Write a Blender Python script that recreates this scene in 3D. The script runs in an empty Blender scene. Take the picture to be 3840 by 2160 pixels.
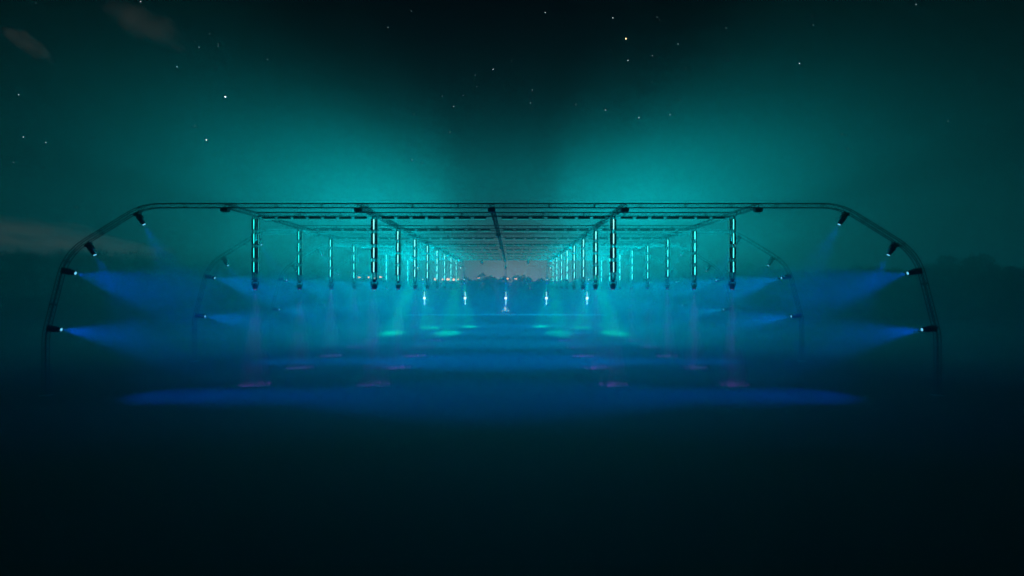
import bpy, bmesh, math, random
from mathutils import Vector, Matrix, Euler
R = math.radians
rnd = random.Random(7)

# ------------------------------------------------------------------ camera
sc = bpy.context.scene
COL = sc.collection
CAM_H = 6.86
F = 3840 * 20 / 36.0                       # focal length in photo pixels
cam = bpy.data.cameras.new('camera')
cam.lens = 20; cam.sensor_width = 36; cam.clip_start = 0.1; cam.clip_end = 6000
camo = bpy.data.objects.new('camera', cam); COL.objects.link(camo)
camo.location = (0, 0, CAM_H); camo.rotation_euler = (R(90), 0, 0)
sc.camera = camo

# ------------------------------------------------------------------ render set up
sc.render.engine = 'CYCLES'
cy = sc.cycles
cy.use_denoising = True
cy.use_adaptive_sampling = False
cy.use_light_tree = True
cy.denoising_input_passes = 'RGB_ALBEDO'; cy.denoising_prefilter = 'ACCURATE'
cy.max_bounces = 3; cy.diffuse_bounces = 1; cy.glossy_bounces = 1
cy.transmission_bounces = 1; cy.transparent_max_bounces = 4; cy.volume_bounces = 0
cy.sample_clamp_direct = 4.0; cy.sample_clamp_indirect = 4
cy.caustics_reflective = False; cy.caustics_refractive = False
sc.view_settings.view_transform = 'Standard'
sc.view_settings.look = 'None'
sc.view_settings.exposure = 0; sc.view_settings.gamma = 1

# ------------------------------------------------------------------ light levels
P_TOWER = 8500.0       # one added lamp per column, standing in for all its tubes
P_BATTEN = 105.0       # one bay of battens
P_BLUE = 16000.0
P_GREEN = 80000.0
P_REAR_BLUE = 5000.0
P_WASH = 55000.0
P_PURPLE = 12500.0
P_WARM = 26000.0
HAZE = 0.007
HAZE_G = 0.45
C_CYAN = (0.0, 0.93, 1.0)
C_BLUE = (0.0, 0.22, 1.0)
C_GREEN = (0.0, 1.0, 0.42)
SKY_STR = 0.03

PW = {'in': (.10, .20, .92), 'out': (.30, .26, .74)}
def power_of(i, k): return P_TOWER * PW['in' if abs(k) == 1 else 'out'][0 if i < 1 else 1 if i < 3 else 2]
BLUE_P = (1.5, 4.2, 2.9, 2.6, 2.6); BLUE_G = (.10, .2, .42, .46, .46)

# ------------------------------------------------------------------ world: clear dusk sky, last warm glow low ahead, thin clouds on the left
w = bpy.data.worlds.new("World"); sc.world = w; w.use_nodes = True
nt = w.node_tree; nt.nodes.clear()
def N(tree, t, **kw):
    n = tree.nodes.new(t)
    for k, v in kw.items(): setattr(n, k, v)
    return n
def M2(tree, op, a, b=None, c=None, clamp=False):
    n = tree.nodes.new('ShaderNodeMath'); n.operation = op; n.use_clamp = clamp
    for i, v in enumerate((a, b, c)):
        if v is None: continue
        if isinstance(v, (int, float)): n.inputs[i].default_value = v
        else: tree.links.new(v, n.inputs[i])
    return n.outputs[0]
out = N(nt, 'ShaderNodeOutputWorld')
sky = N(nt, 'ShaderNodeTexSky'); sky.sky_type = 'NISHITA'; sky.sun_disc = False
sky.sun_elevation = R(-5.0); sky.sun_rotation = R(0); sky.air_density = 1.2; sky.dust_density = 1.5
bg = N(nt, 'ShaderNodeBackground'); bg.inputs[1].default_value = SKY_STR
nt.links.new(sky.outputs[0], bg.inputs[0])
tc = N(nt, 'ShaderNodeTexCoord'); sp = N(nt, 'ShaderNodeSeparateXYZ'); nt.links.new(tc.outputs['Generated'], sp.inputs[0])
X, Y, Z = sp.outputs
yy = M2(nt, 'MAXIMUM', Y, 0.02)
ax = M2(nt, 'DIVIDE', X, yy); az = M2(nt, 'DIVIDE', Z, yy)     # tangents of azimuth and elevation, world space
def gauss(v, centre, width):
    d = M2(nt, 'DIVIDE', M2(nt, 'SUBTRACT', v, centre), width)
    return M2(nt, 'POWER', 2.718, M2(nt, 'MULTIPLY', M2(nt, 'MULTIPLY', d, d), -1.0))
front = M2(nt, 'GREATER_THAN', Y, 0.05)
glow = M2(nt, 'MULTIPLY', gauss(ax, 0.0, 0.10), gauss(az, 0.0, 0.072))
glow = M2(nt, 'MULTIPLY', glow, front)
noi = N(nt, 'ShaderNodeTexNoise'); noi.inputs['Scale'].default_value = 1.0; noi.inputs['Detail'].default_value = 5
mp = N(nt, 'ShaderNodeCombineXYZ')
def cloud(cx, cz, ln, th, ang, nscale, seed):
    c, s = math.cos(ang), math.sin(ang)
    dx = M2(nt, 'SUBTRACT', ax, cx); dz = M2(nt, 'SUBTRACT', az, cz)
    a = M2(nt, 'ADD', M2(nt, 'MULTIPLY', dx, c), M2(nt, 'MULTIPLY', dz, s))
    b = M2(nt, 'SUBTRACT', M2(nt, 'MULTIPLY', dz, c), M2(nt, 'MULTIPLY', dx, s))
    cb = N(nt, 'ShaderNodeCombineXYZ')
    nt.links.new(M2(nt, 'MULTIPLY', a, nscale / ln), cb.inputs[0]); nt.links.new(M2(nt, 'MULTIPLY', b, nscale * .6 / th), cb.inputs[1])
    cb.inputs[2].default_value = seed
    n = N(nt, 'ShaderNodeTexNoise'); n.inputs['Scale'].default_value = 1.0; n.inputs['Detail'].default_value = 5
    nt.links.new(cb.outputs[0], n.inputs['Vector'])
    da = M2(nt, 'DIVIDE', a, ln); db = M2(nt, 'DIVIDE', b, th)
    r = M2(nt, 'ADD', M2(nt, 'MULTIPLY', da, da), M2(nt, 'MULTIPLY', db, db))
    r = M2(nt, 'SUBTRACT', M2(nt, 'SUBTRACT', 1.0, r), M2(nt, 'MULTIPLY', M2(nt, 'SUBTRACT', n.outputs[0], 0.5), -2.4))
    r = M2(nt, 'MULTIPLY', r, 0.8, clamp=True)
    return M2(nt, 'MULTIPLY', r, front)
def px(x, y): return (x - 1920) / F, (1080 - y) / F
specs = []
c1 = cloud(*px(545, 90), 0.085, 0.028, R(-27), 2.0, 1.7)
c2 = cloud(*px(105, 165), 0.055, 0.017, R(-33), 2.0, 4.2)
c3 = cloud(*px(20, 888), 0.30, 0.036, R(-7), 2.2, 7.9)
high = M2(nt, 'ADD', M2(nt, 'MULTIPLY', c1, 0.02), M2(nt, 'MULTIPLY', c2, 0.022))
add = N(nt, 'ShaderNodeAddShader'); add2 = N(nt, 'ShaderNodeAddShader'); add3 = N(nt, 'ShaderNodeAddShader'); add4 = N(nt, 'ShaderNodeAddShader')
def bgn(col, s):
    b = N(nt, 'ShaderNodeBackground'); b.inputs[0].default_value = (*col, 1)
    if isinstance(s, float): b.inputs[1].default_value = s
    else: nt.links.new(s, b.inputs[1])
    return b.outputs[0]
nt.links.new(bg.outputs[0], add.inputs[0]); nt.links.new(bgn((1.0, .92, .90), M2(nt, 'MULTIPLY', glow, 0.33)), add.inputs[1])
nt.links.new(add.outputs[0], add2.inputs[0]); nt.links.new(bgn((1.0, .72, .58), high), add2.inputs[1])
nt.links.new(add2.outputs[0], add3.inputs[0]); nt.links.new(bgn((1.0, .66, .5), M2(nt, 'MULTIPLY', c3, 0.065)), add3.inputs[1])
nt.links.new(add3.outputs[0], add4.inputs[0]); nt.links.new(bgn((0.0, .74, .82), M2(nt, 'ADD', M2(nt, 'MULTIPLY', gauss(az, 0.0, 0.22), .075), .0011)), add4.inputs[1])
nt.links.new(add4.outputs[0], out.inputs[0])
w.cycles.sampling_method = 'MANUAL'; w.cycles.sample_map_resolution = 256

# ------------------------------------------------------------------ materials
def mat(name, col, rough=0.6, metal=0.0, noise=None, nscale=4.0, bump=0.0):
    m = bpy.data.materials.new(name); m.use_nodes = True
    t = m.node_tree; b = t.nodes['Principled BSDF']
    b.inputs['Base Color'].default_value = (*col, 1); b.inputs['Roughness'].default_value = rough; b.inputs['Metallic'].default_value = metal
    if noise:
        tcn = t.nodes.new('ShaderNodeTexCoord'); n = t.nodes.new('ShaderNodeTexNoise'); n.inputs['Scale'].default_value = nscale; n.inputs['Detail'].default_value = 6
        t.links.new(tcn.outputs['Object'], n.inputs['Vector'])
        mx = t.nodes.new('ShaderNodeMix'); mx.data_type = 'RGBA'
        mx.inputs[6].default_value = (*col, 1); mx.inputs[7].default_value = (*noise, 1)
        t.links.new(n.outputs[0], mx.inputs[0]); t.links.new(mx.outputs[2], b.inputs['Base Color'])
        if bump:
            bp = t.nodes.new('ShaderNodeBump'); bp.inputs['Strength'].default_value = bump
            t.links.new(n.outputs[0], bp.inputs['Height']); t.links.new(bp.outputs[0], b.inputs['Normal'])
    return m
def emit(name, col, s):
    m = bpy.data.materials.new(name); m.use_nodes = True; t = m.node_tree; t.nodes.clear()
    e = t.nodes.new('ShaderNodeEmission'); e.inputs[0].default_value = (*col, 1); e.inputs[1].default_value = s
    o = t.nodes.new('ShaderNodeOutputMaterial'); t.links.new(e.outputs[0], o.inputs[0])
    m.cycles.emission_sampling = 'NONE'
    return m
M_TRUSS = mat('black_truss', (.04, .042, .045), .6, 0, (.06, .062, .065), 9)
M_BLACK = mat('black_housing', (.012, .013, .015), .45, 0, (.02, .022, .024), 12)
M_GROUND = mat('ground_tarmac', (.038, .042, .044), .9, 0, (.054, .058, .060), 0.12, .05)
M_BANK = mat('dark_earth', (.022, .026, .018), .95, 0, (.035, .038, .025), .5)
M_LEAF = mat('leaves', (.014, .022, .011), .9, 0, (.018, .027, .013), .12)
M_TWIG = mat('twigs', (.06, .052, .04), .8, 0, (.09, .08, .06), 2.0)
M_BARK = mat('bark', (.06, .045, .032), .9, 0, (.09, .07, .05), 5)
M_STAGE = mat('stage_deck', (.05, .055, .06), .35, 0, (.08, .085, .09), 1.5)
M_SKIRT = mat('stage_cloth', (.04, .04, .043), .9, 0, (.03, .03, .032), 3)
M_TABLE = mat('white_table', (.75, .75, .73), .4, 0, (.66, .66, .65), 3)
M_STEEL = mat('galvanised_steel', (.18, .18, .19), .45, .4, (.25, .25, .26), 9)
M_TUBE = emit('lit_tube_bright', (.24, 1.0, .93), 3.0)
M_TUBE_M = emit('lit_tube_cyan', (.06, 1.0, .93), 3.0)
M_TUBE_D = emit('lit_tube_dim', (.02, 1.0, .9), 2.0)
M_TUBE_B = emit('lit_tube_batten', (.02, .9, .88), .6)
M_TUBE_W = emit('lit_tube_white', (.45, 1.0, 1.0), 2.0)
M_TUBE_T = emit('lit_tube_teal', (.0, .5, .6), 1.0)
M_LENS_B = emit('lens_pale_blue', (.2, .85, 1.3), 1.0)
M_LENS_BLUE = emit('lens_blue', (.03, .42, 1.4), 1.8)
M_LENS_G = emit('lens_pale_green', (.6, 1.0, .9), 2.6)
M_LENS_W = emit('lens_white', (.85, 1.0, 1.0), 2.6)
M_LENS_P = emit('lens_purple', (.5, .15, .9), 1.0)
M_LENS_WARM = emit('lens_warm', (1.0, .75, .6), .8)
M_GLASS = mat('dark_glass', (.01, .01, .012), .08)
M_LAMP = emit('sodium_lamp', (1.0, .5, .3), 2.4)
M_SKIN = mat('skin', (.5, .3, .22), .55, 0, (.55, .34, .26), 8)
M_SHIRT = mat('patterned_shirt', (.8, .72, .66), .8, 0, (.7, .28, .26), 9)
M_TROUSER = mat('dark_trousers', (.02, .022, .03), .8, 0, (.03, .03, .04), 8)
M_HAIR = mat('dark_hair', (.015, .01, .008), .6, 0, (.03, .02, .015), 20)
M_CAP = mat('pale_cap', (.65, .68, .7), .7, 0, (.55, .58, .6), 12)

# ------------------------------------------------------------------ helpers
def obj(name, bm, m, parent=None, smooth=False):
    me = bpy.data.meshes.new(name)
    if isinstance(bm, bmesh.types.BMesh):
        bm.to_mesh(me); bm.free()
    else: me = bm
    if not me.materials:
        for q in (m if isinstance(m, (list, tuple)) else [m]): me.materials.append(q)
    if smooth:
        for p in me.polygons: p.use_smooth = True
    o = bpy.data.objects.new(name, me); COL.objects.link(o)
    if parent: o.parent = parent
    return o
def tag(o, label=None, cat=None, group=None, kind=None):
    if label: o['label'] = label
    if cat: o['category'] = cat
    if group: o['group'] = group
    if kind: o['kind'] = kind
    return o
def thing(name, label, cat, loc=(0, 0, 0), rot=(0, 0, 0), group=None):
    o = bpy.data.objects.new(name, None); COL.objects.link(o)
    o.location = loc; o.rotation_euler = rot; o.empty_display_size = .2
    return tag(o, label, cat, group)
def dup(root, loc, rot=None, label=None, swap=None):
    r = root.copy(); COL.objects.link(r); r.location = loc
    if rot is not None: r.rotation_euler = rot
    if label: r['label'] = label
    def rec(a, b):
        for ch in kids[a.name] if a.name in kids else [c for c in a.children]:
            c = ch.copy(); COL.objects.link(c); c.parent = b
            if swap and c.type == 'MESH' and c.data.name in swap: c.data = swap[c.data.name]
            rec(ch, c)
    rec(root, r)
    return r
kids = {}
def box(bm, x0, x1, y0, y1, z0, z1, mi=0):
    v = [bm.verts.new(p) for p in ((x0,y0,z0),(x1,y0,z0),(x1,y1,z0),(x0,y1,z0),(x0,y0,z1),(x1,y0,z1),(x1,y1,z1),(x0,y1,z1))]
    for f in ((0,3,2,1),(4,5,6,7),(0,1,5,4),(1,2,6,5),(2,3,7,6),(3,0,4,7)):
        bm.faces.new([v[i] for i in f]).material_index = mi
def bar(bm, a, b, r, n=4, mi=0, r2=None):
    a = Vector(a); b = Vector(b); d = b - a
    if d.length < 1e-6: return
    q = d.to_track_quat('Z', 'Y'); r2 = r if r2 is None else r2
    ra = [bm.verts.new(a + q @ Vector((r*math.cos(2*math.pi*k/n), r*math.sin(2*math.pi*k/n), 0))) for k in range(n)]
    rb = [bm.verts.new(b + q @ Vector((r2*math.cos(2*math.pi*k/n), r2*math.sin(2*math.pi*k/n), 0))) for k in range(n)]
    for k in range(n):
        bm.faces.new((ra[k], ra[(k+1)%n], rb[(k+1)%n], rb[k])).material_index = mi
    bm.faces.new(ra[::-1]).material_index = mi; bm.faces.new(rb).material_index = mi
def lathe(bm, prof, n=16, sx=1.0, sy=1.0):
    rings = []
    for r, z in prof:
        rings.append([bm.verts.new((r*sx*math.cos(2*math.pi*k/n), r*sy*math.sin(2*math.pi*k/n), z)) for k in range(n)])
    for i in range(len(rings)-1):
        for k in range(n): bm.faces.new((rings[i][k], rings[i][(k+1)%n], rings[i+1][(k+1)%n], rings[i+1][k]))
    bm.faces.new(rings[0][::-1]); bm.faces.new(rings[-1])
    bmesh.ops.recalc_face_normals(bm, faces=bm.faces)
ORD = ['first','second','third','fourth','fifth','sixth','seventh','eighth','ninth','tenth','eleventh','twelfth','thirteenth','fourteenth','fifteenth','sixteenth','seventeenth','eighteenth','nineteenth','twentieth']
TENS = {2:'twenty',3:'thirty',4:'forty',5:'fifty',6:'sixty',7:'seventy',8:'eighty'}
TENO = {2:'twentieth',3:'thirtieth',4:'fortieth',5:'fiftieth',6:'sixtieth',7:'seventieth',8:'eightieth'}
def nth(i):
    if i < 20: return ORD[i]
    n = i + 1
    return TENO[n//10] if n % 10 == 0 else TENS[n//10] + '-' + ORD[n%10 - 1]

# ------------------------------------------------------------------ truss builder
HW = 0.135; CR = 0.021
def fillet(pts, rad, n=7):
    o = [Vector(pts[0])]
    for i in range(1, len(pts)-1):
        p = Vector(pts[i]); a = (Vector(pts[i-1]) - p).normalized(); b = (Vector(pts[i+1]) - p).normalized(); t = rad[i-1]
        for k in range(n+1):
            s = k / n
            o.append((p + a*t)*(1-s)**2 + p*2*s*(1-s) + (p + b*t)*s*s)
    o.append(Vector(pts[-1])); return o
def resample(p, step):
    L = [0]
    for i in range(1, len(p)): L.append(L[-1] + (p[i]-p[i-1]).length)
    n = max(1, round(L[-1]/step)); o = []; j = 0
    for k in range(n+1):
        s = L[-1]*k/n
        while j < len(p)-2 and L[j+1] < s: j += 1
        seg = L[j+1]-L[j]; o.append(p[j].lerp(p[j+1], 0 if seg == 0 else min(1, (s-L[j])/seg)))
    return o
def truss(bm, path, binorm, step=.29, hw=HW, cr=CR):
    B = Vector(binorm).normalized(); pts = resample([Vector(p) for p in path], step)
    fr = []
    for i, p in enumerate(pts):
        t = (pts[min(i+1, len(pts)-1)] - pts[max(i-1, 0)]).normalized(); n = t.cross(B).normalized()
        fr.append([p + n*hw + B*hw, p + n*hw - B*hw, p - n*hw - B*hw, p - n*hw + B*hw])
    # chords: merge straight runs
    for c in range(4):
        i = 0
        while i < len(fr)-1:
            j = i + 1; d = (fr[j][c]-fr[i][c]).normalized()
            while j < len(fr)-1 and (fr[j+1][c]-fr[j][c]).normalized().dot(d) > .99999: j += 1
            bar(bm, fr[i][c], fr[j][c], cr, 6); i = j
    for i in range(len(fr)-1):
        for c in range(4):
            d = (c+1) % 4
            if i % 2 == 0: bar(bm, fr[i][c], fr[i+1][d], cr*.42, 3)
            else: bar(bm, fr[i][d], fr[i+1][c], cr*.42, 3)
    for i in range(0, len(fr), 10):                       # paired end frames of each truss length
        for k in (i, ):
            for c in range(4):
                bar(bm, fr[k][c], fr[k][(c+1)%4], cr*.6, 4)
                if k+1 < len(fr):
                    s = .22; a = fr[k][c].lerp(fr[k+1][c], s); b = fr[k][(c+1)%4].lerp(fr[k+1][(c+1)%4], s)
                    bar(bm, a, b, cr*.6, 4)

# ------------------------------------------------------------------ layout numbers
CX = -1.30; S = 8.5; Y0 = 4.77 * S
LINE = [CX + k*S for k in (-2, -1, 0, 1, 2)]
ROWY = [Y0 + i*S for i in range(8)]
ARCHY = [Y0 + (i-.5)*S for i in (0, 2, 4, 6, 8)]
ZC = 12.11                                              # centre height of the flat trusses
STAGE_Z = 1.3
HALF = [(21.0, ZC), (22.22, ZC), (27.13, 9.06), (28.45, 3.9), (28.45, 0.02)]
RAD = [1.1, 1.5, .55]

# ------------------------------------------------------------------ setting: ground and bank
bm = bmesh.new()
for ix in range(22):
    pass
bmesh.ops.create_grid(bm, x_segments=44, y_segments=30, size=1)
for v in bm.verts: v.co = Vector((v.co.x*143, 67 + v.co.y*79, 0))
tag(obj('ground', bm, M_GROUND), kind='structure')
bm = bmesh.new(); NX, NY = 110, 8; g = []
r2 = random.Random(3)
for i in range(NX+1):
    row = []
    for j in range(NY+1):
        x = -142 + 284*i/NX; t = j/NY
        y = 122.5 + 23*t
        z = -.05 if j == 0 else 4.2*min(1, t*2) + r2.uniform(-.4, .4) + .8*math.sin(x*.05)*min(1, t*2)
        row.append(bm.verts.new((x, y, z)))
    g.append(row)
for i in range(NX):
    for j in range(NY): bm.faces.new((g[i][j], g[i+1][j], g[i+1][j+1], g[i][j+1]))
tag(obj('bank', bm, M_BANK), kind='structure')

# ------------------------------------------------------------------ the truss canopy: one bolted structure
canopy = thing('truss_canopy', 'dark lattice truss canopy of curved arches, crossbeams and long beams spanning the dark ground', 'truss canopy', (CX, Y0, 0))
def rel(p): return Vector(p) - Vector((CX, Y0, 0))
half = fillet(HALF, RAD)
full = [Vector((-p.x, 0, p.y)) for p in reversed(half)] + [Vector((p.x, 0, p.y)) for p in half]
bm = bmesh.new(); truss(bm, full, (0, 1, 0))
arch_me = None
for i, y in enumerate(ARCHY):
    if arch_me is None: o = obj('arch', bm, M_TRUSS, canopy); arch_me = o.data
    else: o = obj('arch', arch_me, None, canopy)
    o.location = (0, y - Y0, 0)
    o['label'] = nth(i) + ' curved truss arch from the camera, with legs down to the ground'
bm = bmesh.new(); bp = None
for sx in (-1, 1):
    pass
plate = bmesh.new(); box(plate, -.3, .3, -.3, .3, 0, .03)
pm = None
for y in ARCHY:
    for sx in (-1, 1):
        if pm is None: o = obj('base_plate', plate, M_STEEL, canopy); pm = o.data
        else: o = obj('base_plate', pm, None, canopy)
        o.location = (sx*28.45, y - Y0, 0)
bm.free()
bm = bmesh.new(); truss(bm, [(-2*S + .2, 0, ZC), (2*S - .2, 0, ZC)], (0, 1, 0)); cm = None
for i, y in enumerate(ROWY):
    if cm is None: o = obj('crossbeam', bm, M_TRUSS, canopy); cm = o.data
    else: o = obj('crossbeam', cm, None, canopy)
    o.location = (0, y - Y0, 0); o['label'] = nth(i) + ' straight crossbeam from the camera, carrying the light battens'
lp = [Vector((0, ARCHY[0] + .2, ZC))] + [Vector((0, 90.85 + p.x, max(p.y, STAGE_Z))) for p in half]
bm = bmesh.new(); truss(bm, [p - Vector((0, Y0, 0)) for p in lp], (1, 0, 0)); lm = None
for i, k in enumerate((-2, -1, 0, 1, 2)):
    if lm is None: o = obj('long_beam', bm, M_TRUSS, canopy); lm = o.data
    else: o = obj('long_beam', lm, None, canopy)
    o.location = (k*S, 0, 0); o['label'] = nth(i) + ' long beam from the left, curving down to the stage at its far end'

# junction boxes hanging under the arch crossings
bm = bmesh.new(); box(bm, -.23, .23, -.2, .2, -.38, -.18); box(bm, -.19, .19, -.16, .16, -.41, -.378)
bmesh.ops.bevel(bm, geom=bm.edges[:], offset=.012, affect='EDGES')
clampbm = bmesh.new()
box(clampbm, -.2, .2, -.17, .17, -.181, -.163)
proto = None
for a, y in enumerate(ARCHY):
    for l, k in enumerate((-2, -1, 0, 1, 2)):
        lab = 'black box slung under the %s arch where the %s long beam from the left crosses' % (ORD[a], ORD[l])
        if proto is None:
            proto = thing('junction_box', lab, 'junction box', (CX+k*S, y, ZC), group='boxes under the arch crossings')
            obj('box', bm, M_BLACK, proto); obj('mounting_plate', clampbm, M_STEEL, proto)
        else: dup(proto, (CX+k*S, y, ZC), label=lab)

# ------------------------------------------------------------------ hanging columns with light bars
def bar_body():                                            # light bar facing -Y, origin at its centre
    b = bmesh.new(); box(b, -.105, .105, -.045, .02, -.38, .38)
    bmesh.ops.bevel(b, geom=b.edges[:], offset=.008, affect='EDGES')
    for z in (-.385, .365): box(b, -.12, .12, -.052, .03, z, z+.02)
    return b
def tube_mesh():
    b = bmesh.new(); n = 8
    for z0 in (-.35,):
        ring = []
        for z in (-.355, .355):
            ring.append([b.verts.new((.031*math.cos(math.pi*k/n), -.0445 - .007*math.sin(math.pi*k/n), z)) for k in range(n+1)])
        for k in range(n): b.faces.new((ring[0][k], ring[0][k+1], ring[1][k+1], ring[1][k]))
        b.faces.new(ring[0]); b.faces.new(ring[1][::-1])
    return b
TZ1 = ZC - HW - .02; TZ0 = 7.43
def mk_tower():
    t = thing('light_column', 'x', 'light column', (0, 0, TZ0), group='truss columns of light bars hanging from the canopy')
    b = bmesh.new(); truss(b, [(0, 0, 0.03), (0, 0, TZ1-TZ0)], (0, 1, 0), step=.27)
    obj('truss', b, M_TRUSS, t)
    b = bmesh.new(); box(b, -.2, .2, -.2, .2, 0, .03); obj('end_plate', b, M_BLACK, t)
    bb = bar_body(); body_me = None
    for lv in range(4):
        z = 11.37 - 1.008*lv - TZ0
        for f in range(4):
            rz = f*math.pi/2
            d = Vector((0, -.185, 0)); d.rotate(Euler((0, 0, rz)))
            if body_me is None:
                o = obj('light_bar', bb, M_BLACK, t); body_me = o.data
                tu = obj('tube', tube_mesh(), M_TUBE, o, True); tube_me = tu.data
            else:
                o = obj('light_bar', body_me, None, t); tu = obj('tube', tube_me, None, o)
            o.location = (d.x, d.y, z); o.rotation_euler = (0, 0, rz)
    return t, tube_me
def strip_lamp(parent, loc, rot, w_, h_, power, col, name='lamp_glow'):
    l = bpy.data.lights.new(name, 'AREA'); l.shape = 'RECTANGLE'; l.size = w_; l.size_y = h_
    l.energy = power; l.color = col
    o = bpy.data.objects.new(name, l); COL.objects.link(o); o.parent = parent; o.location = loc; o.rotation_euler = rot
    return o
tower0, tube_me = mk_tower()
t_dim = tube_me.copy(); t_dim.materials[0] = M_TUBE_D
t_side = tube_me.copy(); t_side.materials[0] = emit('lit_tube_edge_on', (.05, 1.0, .95), .7)
t_mid = tube_me.copy(); t_mid.materials[0] = M_TUBE_M
kids_cache = tower0
towers = []
first = True
SIDE = {-2: 'outer left', -1: 'inner left', 1: 'inner right', 2: 'outer right'}
for i, y in enumerate(ROWY):
    for k in (-2, -1, 1, 2):
        lab = 'truss column with stacked cyan light bars, %s from the camera in the %s line' % (ORD[i], SIDE[k])
        loc = (CX + k*S, y, TZ0)
        if first: towers.append((tower0, i, k)); tower0.location = loc; tower0['label'] = lab; first = False; continue
        sw = None
        if k == -2: sw = {tube_me.name: t_dim if i < 2 else t_mid}
        elif k == 2: sw = {tube_me.name: t_mid}
        elif i < 1 and k == -1: sw = {tube_me.name: tube_me}
        towers.append((dup(tower0, loc, label=lab, swap=sw), i, k))
for ch in tower0.children:
    for g_ in ch.children: g_.data = t_dim
TILT = 30.0                                        # added column lamps, tilted up and away to shape the haze glow
for t, i, k in towers:
    for ch in t.children:
        if ch.name.startswith('light_bar') and abs(math.sin(ch.rotation_euler.z)) > .5:
            for g_ in ch.children: g_.data = t_side
    sg = 1 if k > 0 else -1
    ox, oy = (.62, .62) if i == 0 else (.35, .94) if (i < 3 and abs(k) == 1) else (.52, .85) if abs(k) == 2 else (.78, .62)
    tl = 46.0 if abs(k) == 2 else TILT
    aim = Vector((sg*ox*math.cos(R(tl)), oy*math.cos(R(tl)), math.sin(R(tl))))
    e = aim.to_track_quat('-Z', 'Y').to_euler()
    strip_lamp(t, (sg*ox*.46, oy*.46, 10.0 - TZ0), e, .2, 1.0, power_of(i, k), C_CYAN, 'tube_glow')

# ------------------------------------------------------------------ battens under the crossbeams
b = bmesh.new(); box(b, -.425, .425, -.1, .1, -.34, -.19)
bmesh.ops.bevel(b, geom=b.edges[:], offset=.012, affect='EDGES')
box(b, -.3, -.25, -.17, .17, -.2, -.1); box(b, .25, .3, -.17, .17, -.2, -.1)
batten0 = thing('light_batten', 'x', 'light batten', (0, 0, ZC), group='horizontal light battens under the crossbeams')
obj('housing', b, M_BLACK, batten0)
b = bmesh.new(); n = 8; ring = []
for x in (-.39, .39): ring.append([b.verts.new((x, .04*math.cos(math.pi*k/n), -.338 - .03*math.sin(math.pi*k/n))) for k in range(n+1)])
for k in range(n): b.faces.new((ring[0][k], ring[0][k+1], ring[1][k+1], ring[1][k]))
b.faces.new(ring[0]); b.faces.new(ring[1][::-1]); bmesh.ops.recalc_face_normals(b, faces=b.faces)
obj('tube', b, M_TUBE_B, batten0)
BAY = ['leftmost', 'centre left', 'centre right', 'rightmost']
first = True
for i, y in enumerate(ROWY):
    for bay in range(4):
        for q in range(7):
            x = CX + (-2 + bay)*S + S/2 + (q-3)*1.09
            lab = '%s light batten from the left in the %s bay of the %s crossbeam' % (ORD[q], BAY[bay], ORD[i])
            if first: o = batten0; o.location = (x, y, ZC); o['label'] = lab; first = False
            else: o = dup(batten0, (x, y, ZC), label=lab)
            if q == 3:
                mid = o
        if bay % 2 == 0: strip_lamp(mid, (S/2, 0, -.39), (0, 0, 0), 16.0, .07, P_BATTEN*2, C_CYAN, 'tube_glow')
# dup copies children present at copy time: drop lamps that were copied with the first batten
# (lamps are added only to the fourth batten of each bay, never to the source, so nothing to drop)

# ------------------------------------------------------------------ moving heads
def head_meshes():
    b = bmesh.new(); box(b, -.2, .2, -.17, .17, -.16, -.03); bmesh.ops.bevel(b, geom=b.edges[:], offset=.02, affect='EDGES')
    for s in (-1, 1): box(b, s*.12-.025, s*.12+.025, -.04, .04, -.04, .07)
    base = b
    b = bmesh.new(); lathe(b, [(.1, -.19), (.1, -.155)], 14); box(b, -.07, .07, -.235, .235, -.225, -.185)
    for s in (-1, 1): box(b, -.06, .06, s*.235-.022, s*.235+.022, -.43, -.187)
    yoke = b
    b = bmesh.new(); lathe(b, [(.09, .2), (.17, .17), (.2, .08), (.205, -.08), (.185, -.14), (.165, -.16), (.16, -.33), (.14, -.35), (.125, -.48), (.118, -.5)], 18)
    body = b
    b = bmesh.new(); lathe(b, [(.105, -.499), (.09, -.512), (.04, -.52)], 18); lens = b
    return base, yoke, body, lens
hb, hy, hbody, hl = head_meshes()
ME = {}
for nme, bmh, mm in (('base', hb, M_BLACK), ('yoke', hy, M_BLACK), ('head', hbody, M_BLACK), ('lens', hl, M_LENS_B)):
    me = bpy.data.meshes.new('moving_' + nme); bmh.to_mesh(me); bmh.free(); me.materials.append(mm); ME[nme] = me
for me in (ME['head'], ME['lens']):
    for p in me.polygons: p.use_smooth = len(p.vertices) == 4
def lens_with(m):
    me = ME['lens'].copy(); me.materials[0] = m; return me
LB = ME['lens']; LBLUE = lens_with(M_LENS_BLUE); LG = lens_with(M_LENS_G); LW = lens_with(M_LENS_WARM); LP = lens_with(M_LENS_P); LOFF = lens_with(M_GLASS)
b = bmesh.new(); lathe(b, [(.08, .13), (.15, .1), (.205, .0), (.21, -.05), (.19, -.14), (.135, -.29), (.13, -.3)], 16)
me = bpy.data.meshes.new('column_head'); b.to_mesh(me); b.free(); me.materials.append(M_BLACK); CH = me
b = bmesh.new(); lathe(b, [(.11, -.299), (.09, -.31), (.04, -.316)], 16)
me = bpy.data.meshes.new('column_lens'); b.to_mesh(me); b.free(); me.materials.append(M_LENS_P); CHL = me
b = bmesh.new(); box(b, -.12, .12, -.1, .1, -.11, 0); bmesh.ops.bevel(b, geom=b.edges[:], offset=.015, affect='EDGES')
me = bpy.data.meshes.new('column_base'); b.to_mesh(me); b.free(); me.materials.append(M_BLACK); CB = me
b = bmesh.new(); box(b, -.06, .06, -.24, .24, -.15, -.11)
for s in (-1, 1): box(b, -.05, .05, s*.225-.018, s*.225+.018, -.38, -.149)
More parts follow.
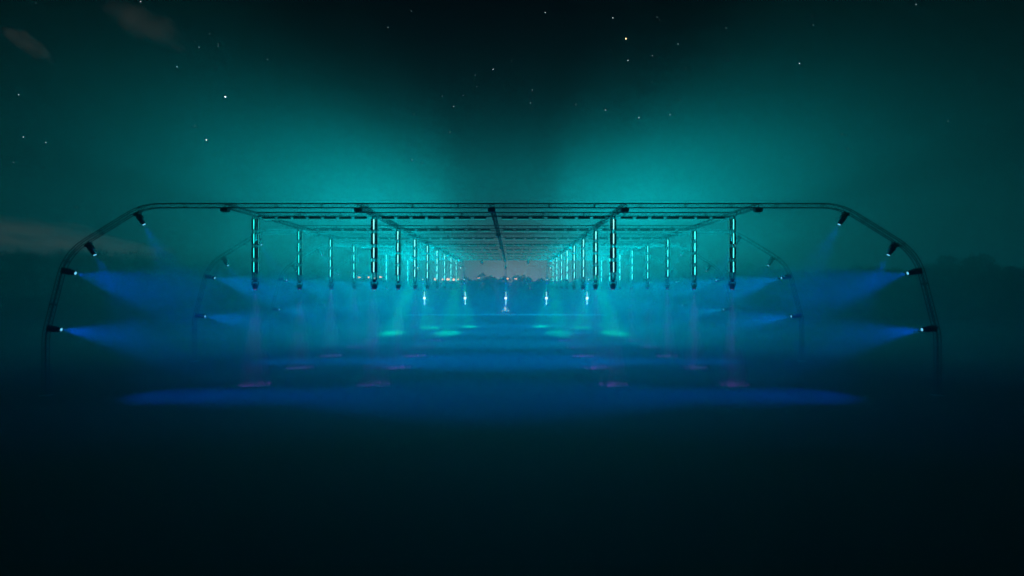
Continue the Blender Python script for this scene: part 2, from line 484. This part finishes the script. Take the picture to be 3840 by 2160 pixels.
me = bpy.data.meshes.new('column_yoke'); b.to_mesh(me); b.free(); me.materials.append(M_BLACK); CY = me

def spot(parent, z, power, col, full_deg, blend, radius=.05, name='beam'):
    l = bpy.data.lights.new(name, 'SPOT'); l.energy = power; l.color = col; l.spot_size = R(full_deg); l.spot_blend = blend; l.shadow_soft_size = radius
    o = bpy.data.objects.new(name, l); COL.objects.link(o); o.parent = parent; o.location = (0, 0, z); return o
def moving_head(loc, psi, hang, aim, label, group, lens=LB, beam=None, cat='moving light'):
    """psi turns the working plane, hang / aim are (u, z) directions in it"""
    th = math.atan2(-hang[0], -hang[1]); td = math.atan2(-aim[0], -aim[1])
    t = thing('moving_light', label, cat, loc, (0, th, psi), group)
    obj('base', ME['base'], None, t); obj('yoke', ME['yoke'], None, t)
    h = obj('head', ME['head'], None, t); h.location = (0, 0, -.37); h.rotation_euler = (0, td-th, 0)
    obj('lens', lens, None, h)
    if beam: spot(h, -.56, *beam)
    return t
def d2(deg): return (math.cos(R(deg)), math.sin(R(deg)))
HEADS = [  # attach point u, z ; hang direction ; aim angle (degrees from inward horizontal) ; cone
    (22.62, 11.66, (-.53, -.85), -60, 30),
    (25.78, 9.70, (-.6, -.8), -60, 30),
    (27.40, 7.95, (-1, -.1), -13, 31),
    (28.32, 4.29, (-1, -.1), -6, 28)]
HN = ['topmost', 'second highest', 'third highest', 'lowest']
for a, y in enumerate(ARCHY):
    for sx, sn in ((-1, 'left'), (1, 'right')):
        for q, (u, z, hg, aim, cone) in enumerate(HEADS):
            a2 = (-math.cos(R(aim)), math.sin(R(aim)))
            hang = (hg[0], hg[1]) if sx > 0 else (-hg[0], hg[1])
            ad = a2 if sx > 0 else (-a2[0], a2[1])
            moving_head((CX + sx*u, y, z), 0, hang, ad, '%s blue beam moving light on the %s side of the %s arch' % (HN[q], sn, ORD[a]),
                        'blue moving lights clamped along the arches', LB, (P_BLUE*BLUE_P[a]*((.24, .24, 1.2, .66) if a == 0 else (.10, .10, 1.15, .55))[q], (0.0, BLUE_G[a], 1.0), cone + (6 if a else 9), 1.0, .08))
# heads at the far end of the long beams
lines = ((-2, 'outer left'), (-1, 'inner left'), (0, 'middle'), (1, 'inner right'), (2, 'outer right'))
def aimed_head(loc, target, label, group, lens, beam, side=0):
    """base hangs straight down, turned towards the target"""
    v = Vector(target) - (Vector(loc) - Vector((0, 0, .37)))
    psi = math.atan2(v.y, v.x); return moving_head(loc, psi, (0, -1), (math.hypot(v.x, v.y), v.z), label, group, lens, beam)
for k, nm in lines:
    x = CX + k*S; sg = 0 if k == 0 else (1 if k > 0 else -1)
    if k:
        aimed_head((x + sg*.40, 113.4, 11.42), (x, 87, 0), 'upper green beam moving light on the bend of the %s long beam' % nm, 'green moving lights at the far bends',
                   LG, (P_GREEN*1.6, C_GREEN, 10, 1.0, .16))
        tgt = {-2: (-14.4, 98.9, 0), -1: (-7.7, 101.6, 0), 1: (5.15, 101.6, 0), 2: (12.0, 98.9, 0)}[k]
        aimed_head((x, 116.35, 9.20), tgt, 'lower green beam moving light on the bend of the %s long beam' % nm, 'green moving lights at the far bends',
                   LG, (P_GREEN, C_GREEN, 12, 1.0, .16))
    else:
        aimed_head((x, 113.6, 11.42), (x, 108, 5), 'unlit moving light hanging on the bend of the middle long beam', 'green moving lights at the far bends', LOFF, None)
    moving_head((x, 118.15, 7.95), R(-90), (1, -.1), (math.cos(R(15)), -math.sin(R(15))), 'blue moving light facing the camera high on the %s rear leg' % nm, 'blue moving lights on the rear legs',
                LBLUE, (P_REAR_BLUE, C_BLUE, 60, 1.0))
for sx, sn in ((-1, 'left'), (1, 'right')):
    aimed_head((CX + sx*4.25, ARCHY[4], 11.93), (CX, 118.8, 2.4), 'warm white moving light hanging %s of centre under the farthest arch' % sn, 'warm moving lights over the stage',
               LW, (P_WARM, (1.0, .62, .5), 9, .8))
# heads under the columns, throwing broken purple patterns on the ground
def gobo(l):
    l.use_nodes = True; t = l.node_tree; e = t.nodes['Emission']
    tcn = t.nodes.new('ShaderNodeTexCoord'); s = t.nodes.new('ShaderNodeSeparateXYZ'); t.links.new(tcn.outputs['Normal'], s.inputs[0])
    u = M2(t, 'DIVIDE', s.outputs[0], s.outputs[2]); v = M2(t, 'DIVIDE', s.outputs[1], s.outputs[2])
    c = t.nodes.new('ShaderNodeCombineXYZ'); t.links.new(u, c.inputs[0]); t.links.new(v, c.inputs[1])
    n = t.nodes.new('ShaderNodeTexNoise'); n.inputs['Scale'].default_value = 18; n.inputs['Detail'].default_value = 1
    t.links.new(c.outputs[0], n.inputs['Vector'])
    k = M2(t, 'MULTIPLY', M2(t, 'SUBTRACT', n.outputs[0], .535), 14.0, clamp=True)
    k = M2(t, 'MULTIPLY', k, 2.4)
    t.links.new(k, e.inputs[1])
lamp_me = None
for i, y in enumerate(ROWY):
    for k in (-2, -1, 1, 2):
        t = thing('moving_light', '%s moving light under the %s column from the camera in the %s line' % ('patterned purple' if i < 5 else 'dark', ORD[i], SIDE[k]), 'moving light', (CX+k*S, y, TZ0), (0, 0, R(90)), 'moving lights hanging under the columns')
        obj('base', CB, None, t); obj('yoke', CY, None, t)
        h = obj('head', CH, None, t, True); h.location = (0, 0, -.36)
        obj('lens', CHL, None, h)
        if i < 5:
            if lamp_me is None:
                so = spot(h, -.34, P_PURPLE, (.42, .05, .95), 19.5, .2, .004); gobo(so.data); lamp_me = so.data
            else:
                so = bpy.data.objects.new('beam', lamp_me); COL.objects.link(so); so.parent = h; so.location = (0, 0, -.34)

# wash lights and light bars on the rear legs
b = bmesh.new(); box(b, -.31, .31, -.02, .2, -.31, .31); bmesh.ops.bevel(b, geom=b.edges[:], offset=.05, segments=2, affect='EDGES'); wash_b = b
b = bmesh.new(); box(b, -.26, .26, -.045, -.02, -.26, .26); bmesh.ops.bevel(b, geom=[e for e in b.edges if abs((e.verts[0].co-e.verts[1].co).y) > .01], offset=.09, segments=4, affect='EDGES'); wash_l = b
wproto = None
for k, nm in lines:
    x = CX + k*S
    lab = 'square white wash light facing the camera on the %s rear leg' % nm
    if wproto is None:
        wproto = thing('wash_light', lab, 'wash light', (x, 118.85, 4.74), group='white wash lights on the rear legs')
        obj('housing', wash_b, M_BLACK, wproto); obj('lens', wash_l, M_LENS_W, wproto)
        b = bmesh.new()
        for s in (-1, 1): box(b, s*.1-.025, s*.1+.025, .19, .42, -.03, .03)
        obj('bracket', b, M_STEEL, wproto); ws = [wproto]
    else: ws.append(dup(wproto, (x, 118.85, 4.74), label=lab))
for o in ws: strip_lamp(o, (0, -.08, 0), (R(90-8), 0, 0), .4, .4, P_WASH, (.0, .42, 1.0), 'wash_glow')
def rear_bar():
    b = bmesh.new(); box(b, -.13, .13, -.03, .04, -.48, .48); bmesh.ops.bevel(b, geom=b.edges[:], offset=.01, affect='EDGES'); return b
def rear_tubes():
    b = bmesh.new()
    for s in (-1, 1): bar(b, (s*.055, -.04, -.45), (s*.055, -.04, .45), .042, 8)
    return b
proto = None
rb = rt = None
for k, nm in lines:
    x = CX + k*S
    for q, (zc, hn, mm) in enumerate(((6.98, 'highest', 'T'), (5.63, 'middle', 'W'), (3.84, 'lowest', 'W'))):
        lab = '%s upright light bar fixed to the %s rear leg' % (hn, nm)
        t = thing('upright_light_bar', lab, 'light bar', (x, 119.08, zc), group='upright light bars on the rear legs')
        if rb is None:
            rb = obj('housing', rear_bar(), M_BLACK, t).data; tw = obj('tubes', rear_tubes(), M_TUBE_W, t).data
            tt = tw.copy(); tt.materials[0] = M_TUBE_T
            for tu in t.children:
                if tu.name.startswith('tubes'): tu.data = tt
        else:
            obj('housing', rb, None, t); obj('tubes', tt if mm == 'T' else tw, None, t)

# ------------------------------------------------------------------ stage, table, performer, barriers
stage = thing('stage', 'long low dark stage under the rear legs of the canopy', 'stage', (CX, 118.5, 0))
b = bmesh.new(); box(b, -20.5, 20.5, -3.5, 3.5, STAGE_Z-.12, STAGE_Z-.001); bmesh.ops.bevel(b, geom=b.edges[:], offset=.02, affect='EDGES'); obj('deck', b, M_STAGE, stage)
b = bmesh.new()
seg = 205
fr_ = [(-20.3 + 40.6*i/seg, -3.42 + .03*math.sin(i*1.9)) for i in range(seg+1)]
vs = [(b.verts.new((x, y, 0.0)), b.verts.new((x, y, STAGE_Z-.125))) for x, y in fr_]
for i in range(seg): b.faces.new((vs[i][0], vs[i+1][0], vs[i+1][1], vs[i][1]))
box(b, -20.3, 20.3, -3.3, 3.3, 0, STAGE_Z-.13)
obj('skirt', b, M_SKIRT, stage)
table = thing('table', 'narrow white-topped table standing at the centre of the stage', 'table', (CX-.08, 118.0, STAGE_Z))
b = bmesh.new(); box(b, -.93, .93, -.35, .35, .78, .87); bmesh.ops.bevel(b, geom=b.edges[:], offset=.015, affect='EDGES'); obj('table_top', b, M_TABLE, table)
lg = None
for sx in (-1, 1):
    for sy in (-1, 1):
        b = bmesh.new(); bar(b, (sx*.82, sy*.28, 0), (sx*.8, sy*.27, .782), .022, 8)
        obj('leg', b, M_STEEL, table)
dk = thing('mixer', 'small flat mixing desk lying on the white table', 'mixer', (CX-.1, 118.0, STAGE_Z+.87))
b = bmesh.new(); box(b, -.22, .22, -.16, .16, 0.002, .06); bmesh.ops.bevel(b, geom=b.edges[:], offset=.01, affect='EDGES'); obj('housing', b, M_BLACK, dk)
b = bmesh.new()
for i in range(4):
    for j in range(3): bar(b, (-.15+.1*i, -.1+.09*j, .058), (-.15+.1*i, -.1+.09*j, .085), .014, 8)
obj('knobs', b, M_STEEL, dk)
bt = thing('bottle', 'tiny clear bottle at the right end of the white table', 'bottle', (CX+.55, 118.0, STAGE_Z+.87))
b = bmesh.new(); lathe(b, [(.03, 0.001), (.035, .02), (.035, .14), (.014, .18), (.014, .2)], 12); obj('body', b, mat('clear_plastic', (.5, .62, .66), .2), bt)
b = bmesh.new(); lathe(b, [(.016, .2), (.016, .225)], 12); obj('cap', b, M_CAP, bt)

def skinned(name, verts, edges, mat_, parent, root=0, sub=2):
    me = bpy.data.meshes.new(name); me.from_pydata([v[0] for v in verts], edges, []); me.materials.append(mat_)
    o = bpy.data.objects.new(name, me); COL.objects.link(o); o.parent = parent
    md = o.modifiers.new('skin', 'SKIN'); md.use_smooth_shade = True
    sv = me.skin_vertices[0].data
    for i, v in enumerate(verts):
        r = v[1] if isinstance(v[1], (tuple, list)) else (v[1], v[1]); sv[i].radius = r; sv[i].use_root = (i == root)
    m2_ = o.modifiers.new('sub', 'SUBSURF'); m2_.levels = sub; m2_.render_levels = sub
    return o
# performer stands behind the table facing the camera (-Y); local frame at the feet
pe = thing('person', 'person in a pale patterned shirt and light cap, playing behind the white table', 'person', (CX-.12, 118.72, STAGE_Z))
V = [((0,0,.93),(.15,.11)), ((0,.0,1.1),(.13,.095)), ((0,-.02,1.28),(.165,.11)), ((0,-.03,1.40),(.12,.085)), ((0,-.05,1.47),(.055,.055)), ((0,-.07,1.53),(.06,.065)), ((0,-.075,1.60),(.078,.092)), ((0,-.07,1.67),(.06,.07)),
     ((-.09,0,.88),(.095,.1)), ((-.11,-.02,.5),(.062,.065)), ((-.12,.02,.1),(.042,.045)), ((-.12,-.12,.035),(.04,.03)),
     ((.09,0,.88),(.095,.1)), ((.11,-.02,.5),(.062,.065)), ((.12,.02,.1),(.042,.045)), ((.12,-.12,.035),(.04,.03)),
     ((-.19,-.02,1.39),(.062,.06)), ((-.33,-.06,1.17),(.043,.043)), ((-.42,-.28,1.0),(.03,.03)), ((-.44,-.37,.965),(.036,.018)),
     ((.19,-.02,1.39),(.062,.06)), ((.27,-.08,1.15),(.043,.043)), ((.16,-.34,1.0),(.03,.03)), ((.13,-.43,.965),(.036,.018))]
E = [(0,1),(1,2),(2,3),(3,4),(4,5),(5,6),(6,7),(0,8),(8,9),(9,10),(10,11),(0,12),(12,13),(13,14),(14,15),(3,16),(16,17),(17,18),(18,19),(3,20),(20,21),(21,22),(22,23)]
for hx, hy_, hz, sg in ((-.44, -.37, .965, -1), (.13, -.43, .965, 1)):       # five fingers from each palm
    root_i = 19 if sg < 0 else 23
    for f, (ox, ln) in enumerate(((-.026, .062), (-.009, .072), (.009, .068), (.026, .052))):
        i0 = len(V)
        V.append(((hx+ox, hy_-.035, hz-.002), .009)); V.append(((hx+ox*1.25, hy_-.035-ln*.6, hz-.012), .008)); V.append(((hx+ox*1.3, hy_-.035-ln, hz-.034), .007))
        E += [(root_i, i0), (i0, i0+1), (i0+1, i0+2)]
    i0 = len(V)
    V.append(((hx-sg*.035, hy_-.005, hz-.006), .010)); V.append(((hx-sg*.058, hy_-.035, hz-.022), .008)); E += [(root_i, i0), (i0, i0+1)]
skinned('body', V, E, M_SKIN, pe)
nose = bmesh.new(); bar(nose, (0, -.155, 1.62), (0, -.185, 1.585), .008, 8, 0, .015); obj('nose', nose, M_SKIN, pe, True)
b = bmesh.new()
for s in (-1, 1): bmesh.ops.create_icosphere(b, subdivisions=2, radius=.012, matrix=Matrix.Translation((s*.03, -.155, 1.612)))
obj('eyes', b, M_HAIR, pe, True)
b = bmesh.new(); bar(b, (-.024, -.155, 1.553), (.024, -.155, 1.553), .006, 6); obj('mouth', b, mat('lips', (.45, .16, .14), .5), pe)
b = bmesh.new()
for s in (-1, 1): bmesh.ops.create_icosphere(b, subdivisions=2, radius=.026, matrix=Matrix.Translation((s*.083, -.07, 1.6)) @ Matrix.Diagonal((.4, .7, 1.2, 1)))
obj('ears', b, M_SKIN, pe, True)
skinned('shirt', [((0,.0,.9),(.165,.125)), ((0,.0,1.1),(.15,.11)), ((0,-.02,1.28),(.182,.127)), ((0,-.03,1.39),(.14,.1)), ((-.19,-.02,1.395),(.078,.075)), ((-.33,-.06,1.17),(.058,.058)), ((-.37,-.15,1.11),(.052,.052)),
        ((.19,-.02,1.395),(.078,.075)), ((.27,-.08,1.15),(.058,.058)), ((.24,-.16,1.1),(.052,.052)), ((0,-.035,1.435),(.075,.07))],
        [(0,1),(1,2),(2,3),(3,4),(4,5),(5,6),(3,7),(7,8),(8,9),(3,10)], M_SHIRT, pe)
skinned('trousers', [((0,0,.93),(.16,.12)), ((-.09,0,.86),(.108,.11)), ((-.11,-.02,.5),(.078,.08)), ((-.12,.02,.1),(.062,.066)), ((.09,0,.86),(.108,.11)), ((.11,-.02,.5),(.078,.08)), ((.12,.02,.1),(.062,.066))],
        [(0,1),(1,2),(2,3),(0,4),(4,5),(5,6)], M_TROUSER, pe)
b = bmesh.new(); bmesh.ops.create_icosphere(b, subdivisions=3, radius=.1, matrix=Matrix.Translation((0, -.055, 1.625)) @ Matrix.Diagonal((.88, 1.05, .95, 1)))
bmesh.ops.delete(b, geom=[v for v in b.verts if v.co.y < -.08 and v.co.z < 1.66 or v.co.z < 1.56], context='VERTS'); obj('hair', b, M_HAIR, pe, True)
b = bmesh.new(); bmesh.ops.create_icosphere(b, subdivisions=3, radius=.105, matrix=Matrix.Translation((0, -.06, 1.64)) @ Matrix.Diagonal((.9, 1.06, .95, 1)))
bmesh.ops.delete(b, geom=[v for v in b.verts if v.co.z < 1.65], context='VERTS')
bm2 = []
for k in range(9):
    a = math.pi*(k/8.0); bm2.append((b.verts.new((.085*math.cos(a), -.13, 1.655)), b.verts.new((.08*math.cos(a), -.13-.09*math.sin(a)-.005, 1.645))))
for k in range(8): b.faces.new((bm2[k][0], bm2[k+1][0], bm2[k+1][1], bm2[k][1]))
obj('cap', b, M_CAP, pe, True)

for sx, sn in ((-1, 'left'), (1, 'right')):
    t = thing('crowd_barrier', 'low dark steel barrier on the ground in front of the stage, %s of centre' % sn, 'barrier', (CX + sx*6.85, 107, 0), group='barriers before the stage')
    b = bmesh.new()
    bar(b, (-1.1, 0, .82), (1.1, 0, .82), .022, 8); bar(b, (-1.1, 0, .12), (1.1, 0, .12), .018, 8)
    for s in (-1, 1): bar(b, (s*1.1, 0, .0), (s*1.1, 0, .82), .022, 8)
    obj('frame', b, M_STEEL, t)
    b = bmesh.new()
    for k in range(1, 16): bar(b, (-1.1+2.2*k/16, 0, .12), (-1.1+2.2*k/16, 0, .82), .009, 5)
    obj('bars', b, M_STEEL, t)
    for s in (-1, 1):
        b = bmesh.new(); bar(b, (s*.8, -.3, .02), (s*.8, .3, .02), .02, 6); bar(b, (s*.8, 0, .02), (s*.8, 0, .12), .02, 6); obj('foot', b, M_STEEL, t)

# ------------------------------------------------------------------ trees behind the field
def crown_mesh(seed, loose):
    r = random.Random(seed); b = bmesh.new()
    lobes = []
    for i in range(9 if not loose else 13):
        a = r.uniform(0, 2*math.pi); rr = r.uniform(.05, .34); zz = r.uniform(.3, .86)
        lobes.append((Vector((rr*math.cos(a), rr*math.sin(a), zz)), r.uniform(.12, .2) if not loose else r.uniform(.07, .14)))
    lobes.append((Vector((0, 0, .84)), .14)); lobes.append((Vector((.1, 0, .5)), .3)); lobes.append((Vector((-.15, .1, .35)), .28)); lobes.append((Vector((.05, -.15, .22)), .3))
    nl = 190 if not loose else 130
    for c, rad in lobes:
        for k in range(int(nl*(rad/.15)**1.6)):
            d = Vector((r.gauss(0, 1), r.gauss(0, 1), r.gauss(0, 1))).normalized()
            rr = rad*(.55 + .5*r.random()**.6)*(1.0 if not loose else r.uniform(.7, 1.45))
            p = c + Vector((d.x, d.y, d.z*.9))*rr
            if p.z < .02: p.z = .02 + r.random()*.1
            s = r.uniform(.012, .026) if not loose else r.uniform(.007, .016)
            q = Euler((r.uniform(0, 6.28), r.uniform(0, 6.28), r.uniform(0, 6.28))).to_matrix()
            vs = [b.verts.new(p + q @ Vector(v)*s) for v in ((-1, -.6, 0), (1, -.7, 0), (.8, .7, .2), (-.9, .6, 0))]
            b.faces.new(vs)
    me = bpy.data.meshes.new('crown'); b.to_mesh(me); b.free(); me.materials.append(M_LEAF); return me, lobes
def trunk_mesh(seed, lobes, loose):
    r = random.Random(seed+50); b = bmesh.new()
    bar(b, (0, 0, 0), (.005, .0, .3), .024, 8, 0, .017); bar(b, (.005, 0, .3), (0, .01, .8), .017, 7, 0, .006)
    for c, rad in lobes[:12]:
        st = Vector((0, 0, max(.15, c.z - .3)))
        m = st.lerp(c, .5) + Vector((0, 0, -.03)); bar(b, st, m, .009, 5, 0, .006); bar(b, m, c, .006, 5, 0, .003)
        for k in range(9 if loose else 3):
            d = Vector((r.gauss(0, 1), r.gauss(0, 1), abs(r.gauss(.4, 1)))).normalized()
            e = c + d*rad*r.uniform(.9, 1.7 if loose else 1.0); bar(b, m.lerp(c, .6), e, .003, 3, 0, .001)
            if loose:
                for kk in range(3):
                    e2 = e + Vector((r.gauss(0, 1), r.gauss(0, 1), abs(r.gauss(.5, 1)))).normalized()*.05; bar(b, m.lerp(e, .7), e2, .002, 3, 0, .0008)
    me = bpy.data.meshes.new('trunk'); b.to_mesh(me); b.free(); me.materials.append(M_BARK); return me
VAR = []
for s_ in range(7):
    lo = s_ >= 4; c_, l_ = crown_mesh(100+s_, lo); VAR.append((c_, trunk_mesh(100+s_, l_, lo)))
TOP = [(-260,935),(0,930),(50,932),(80,948),(105,962),(115,950),(150,940),(182,955),(205,944),(250,926),(300,936),(350,945),(400,955),(450,948),(520,955),(545,942),(620,942),(655,950),(690,982),(730,994),(780,978),(838,955),(880,965),(950,1000),(1050,1015),(1200,1022),(1400,1040),
       (1640,1048),(1743,1043),(1780,1035),(1797,1024),(1818,1023),(1838,1031),(1865,1048),(1880,1041),(1912,1043),(1924,1030),(1946,1031),(1966,1042),(1988,1037),(2006,1036),(2022,1042),(2060,1043),(2300,1040),(2500,1030),(2640,1020),(2715,1010),(2785,985),(2820,974),(2855,978),(2875,1010),(2960,1013),(3022,1012),(3054,1005),(3083,1017),(3143,1008),(3204,995),(3264,1000),(3292,995),(3330,1012),(3405,1012),(3478,1000),(3500,980),(3547,955),(3607,951),(3648,964),(3675,984),(3728,990),(3790,998),(3840,998),(4100,990)]
def topy(x):
    for a, b_ in zip(TOP, TOP[1:]):
        if a[0] <= x <= b_[0]: return a[1] + (b_[1]-a[1])*(x-a[0])/(b_[0]-a[0])
    return 990
tr = random.Random(21); trees = []
xp = -330
while xp < 4170:
    yp = topy(xp); dy = 125.5 + tr.uniform(0, 5)
    ht = CAM_H + (1080-yp)*dy/F
    loose = xp < 900 or 700 < xp < 1000
    width = ht*(.95 if ht > 12 else 1.1)*tr.uniform(.85, 1.1)
    if 1730 < xp < 2070: width = ht*tr.uniform(.7, .95); loose = False
    trees.append((xp, dy, ht, width, loose)); xp += width*F/dy*tr.uniform(.30, .40)
bz = lambda y: max(0, min(4.2, (y-122.5)/12*4.2)) - .5
for i, (x_, y_, h_, wd, loose) in enumerate(trees):
    v = VAR[tr.randrange(4, 7) if loose else tr.randrange(0, 4)]
    zb = max(0, bz(y_)); hh = (h_ - zb)*1.03
    kind = 'bare-topped bushy tree' if loose else 'round-crowned dark tree'
    t = thing('tree', '%s, %s from the left in the tree line behind the field' % (kind, nth(i)), 'tree', ((x_-1920)*y_/F, y_, zb), (0, 0, tr.uniform(0, 6.28)), 'trees lined up behind the field')
    t.scale = (wd, wd, hh)
    obj('trunk', v[1], None, t); c_ = obj('crown', v[0], None, t)
# undergrowth closing the foot of the tree line
b = bmesh.new(); r = random.Random(5)
for k in range(42000):
    x = r.uniform(-138, 138); hgt = 5.2 + 1.2*math.sin(x*.31) + .8*math.sin(x*.83+1)
    z = r.random()**1.2*hgt; y = 121.2 + r.random()*1.2 + z*.25; s = r.uniform(.14, .28)
    q = Euler((r.uniform(0, 6.28), r.uniform(0, 6.28), r.uniform(0, 6.28))).to_matrix()
    b.faces.new([b.verts.new(Vector((x, y, max(z, .3))) + q @ Vector(v)*s) for v in ((-1, -.6, 0), (1, -.7, 0), (.8, .7, .2), (-.9, .6, 0))])
tag(obj('undergrowth', b, M_LEAF), 'dense dark undergrowth along the foot of the tree line', 'undergrowth', kind='stuff')

# ------------------------------------------------------------------ distant lamps along the tree line
LAMPS = [(1345,1040,3.4),(1351,1040,2.2),(1383,1039.5,3.6),(1403,1043,3),(1425,1039,3.2),(1430,1039,2.6),(1632,1047,4.6),(1661,1047,4),(1677,1047.5,4.4),(1684,1047.5,4.4),(1701,1048.5,5.0),(1718,1048,2.8),
         (1793,1043,2),(1798,1043,2),(1904,1045,3.8),(1929,1045.6,1.8),(1936,1045.6,3)]
pm_ = None
for i, (x_, y_, r_) in enumerate(LAMPS):
    Yl = 121.0; z_ = CAM_H + (1080-y_)*Yl/F
    t = thing('street_lamp', '%s warm glowing lamp from the left, high in front of the tree line' % nth(i), 'street lamp', ((x_-1920)*Yl/F, Yl, 0), group='warm lamps along the tree line')
    b = bmesh.new(); bar(b, (0, 0, 0), (0, 0, z_-.15), .06, 8, 0, .035); bar(b, (0, 0, z_-.2), (0, 0, z_-.12), .1, 8); obj('pole', b, M_BLACK, t)
    b = bmesh.new(); bmesh.ops.create_icosphere(b, subdivisions=2, radius=r_*Yl/F, matrix=Matrix.Translation((0, 0, z_))); obj('globe', b, M_LAMP, t, True)

# ------------------------------------------------------------------ stars (part of the sky, far outside the haze)
STARS = [(845,363,4.5,0),(774,525,3.6,0),(2347,145,4.2,1),(287,777,2.8,0),(2298,67,2.8,0),(2998,238,3.2,0),(527,6,3,0),(664,250,2.4,0),(88,514,2.8,0),(172,534,2.4,0),(70,355,2.6,0),(2045,47,2.6,0),(2355,227,2.8,0),(2396,441,3.2,0),(2513,430,2.6,0),(2271,413,2.6,0),
         (1849,260,2.6,0),(1701,399,2.6,0),(1552,429,2.3,0),(1918,229,2.2,0),(1687,496,2.2,0),(1546,600,2.4,0),(3157,503,2.3,0),(3179,557,2.4,0),(786,126,2.2,0),(1003,223,2.2,0),(747,177,2.1,0),(3050,94,2.2,0),(2723,105,2.1,0),(2543,165,2.1,0),(2159,392,2.1,0),(1262,372,2.2,0),(51,609,2.2,0),(1659,360,2,0),(1455,103,2,0),(1543,41,2,0),(3435,17,2.6,0),(3555,455,2.2,0),(1996,337,2.1,0),(1990,386,2.1,0),(2447,209,2,0),(2729,224,2,0),(2641,246,2,0),(2570,257,2,0),(2550,376,2.1,0),(1829,559,2,0),(1583,613,2,0)]
rs = random.Random(11)
for k in range(60): STARS.append((rs.uniform(0, 3840), rs.uniform(0, 640), rs.uniform(1.0, 1.5), 0))
bs = bmesh.new()
for x_, y_, r_, m_ in STARS:
    D = 3000; bmesh.ops.create_icosphere(bs, subdivisions=1, radius=r_*.62*D/F, matrix=Matrix.Translation(((x_-1920)/F*D, D, CAM_H + (1080-y_)/F*D)))
so = obj('stars', bs, [emit('star_white', (.8, .95, 1.0), 4), emit('star_warm', (1.0, .75, .4), 5), emit('star_mid', (.75, .95, 1.0), 1.6), emit('star_faint', (.7, .95, 1.0), .8)])
fi = 0
for x_, y_, r_, m_ in STARS:
    for k in range(20):
        so.data.polygons[fi].material_index = m_ or (0 if r_ >= 3.5 else 2 if r_ >= 2.35 else 3); fi += 1
tag(so, kind='structure')

# ------------------------------------------------------------------ haze: one closed box of even, thin smoke
bm = bmesh.new(); box(bm, -146, 146, -14, 149, -1, 30)
hm = bpy.data.materials.new('haze'); hm.use_nodes = True; t = hm.node_tree; t.nodes.clear()
v = t.nodes.new('ShaderNodeVolumePrincipled'); v.inputs['Color'].default_value = (.96, .98, 1, 1); v.inputs['Density'].default_value = HAZE; v.inputs['Anisotropy'].default_value = HAZE_G
o_ = t.nodes.new('ShaderNodeOutputMaterial'); t.links.new(v.outputs[0], o_.inputs['Volume'])
hz = obj('haze', bm, hm); tag(hz, 'thin even smoke haze filling the air around the canopy', 'haze', kind='stuff')
hz.display_type = 'WIRE'
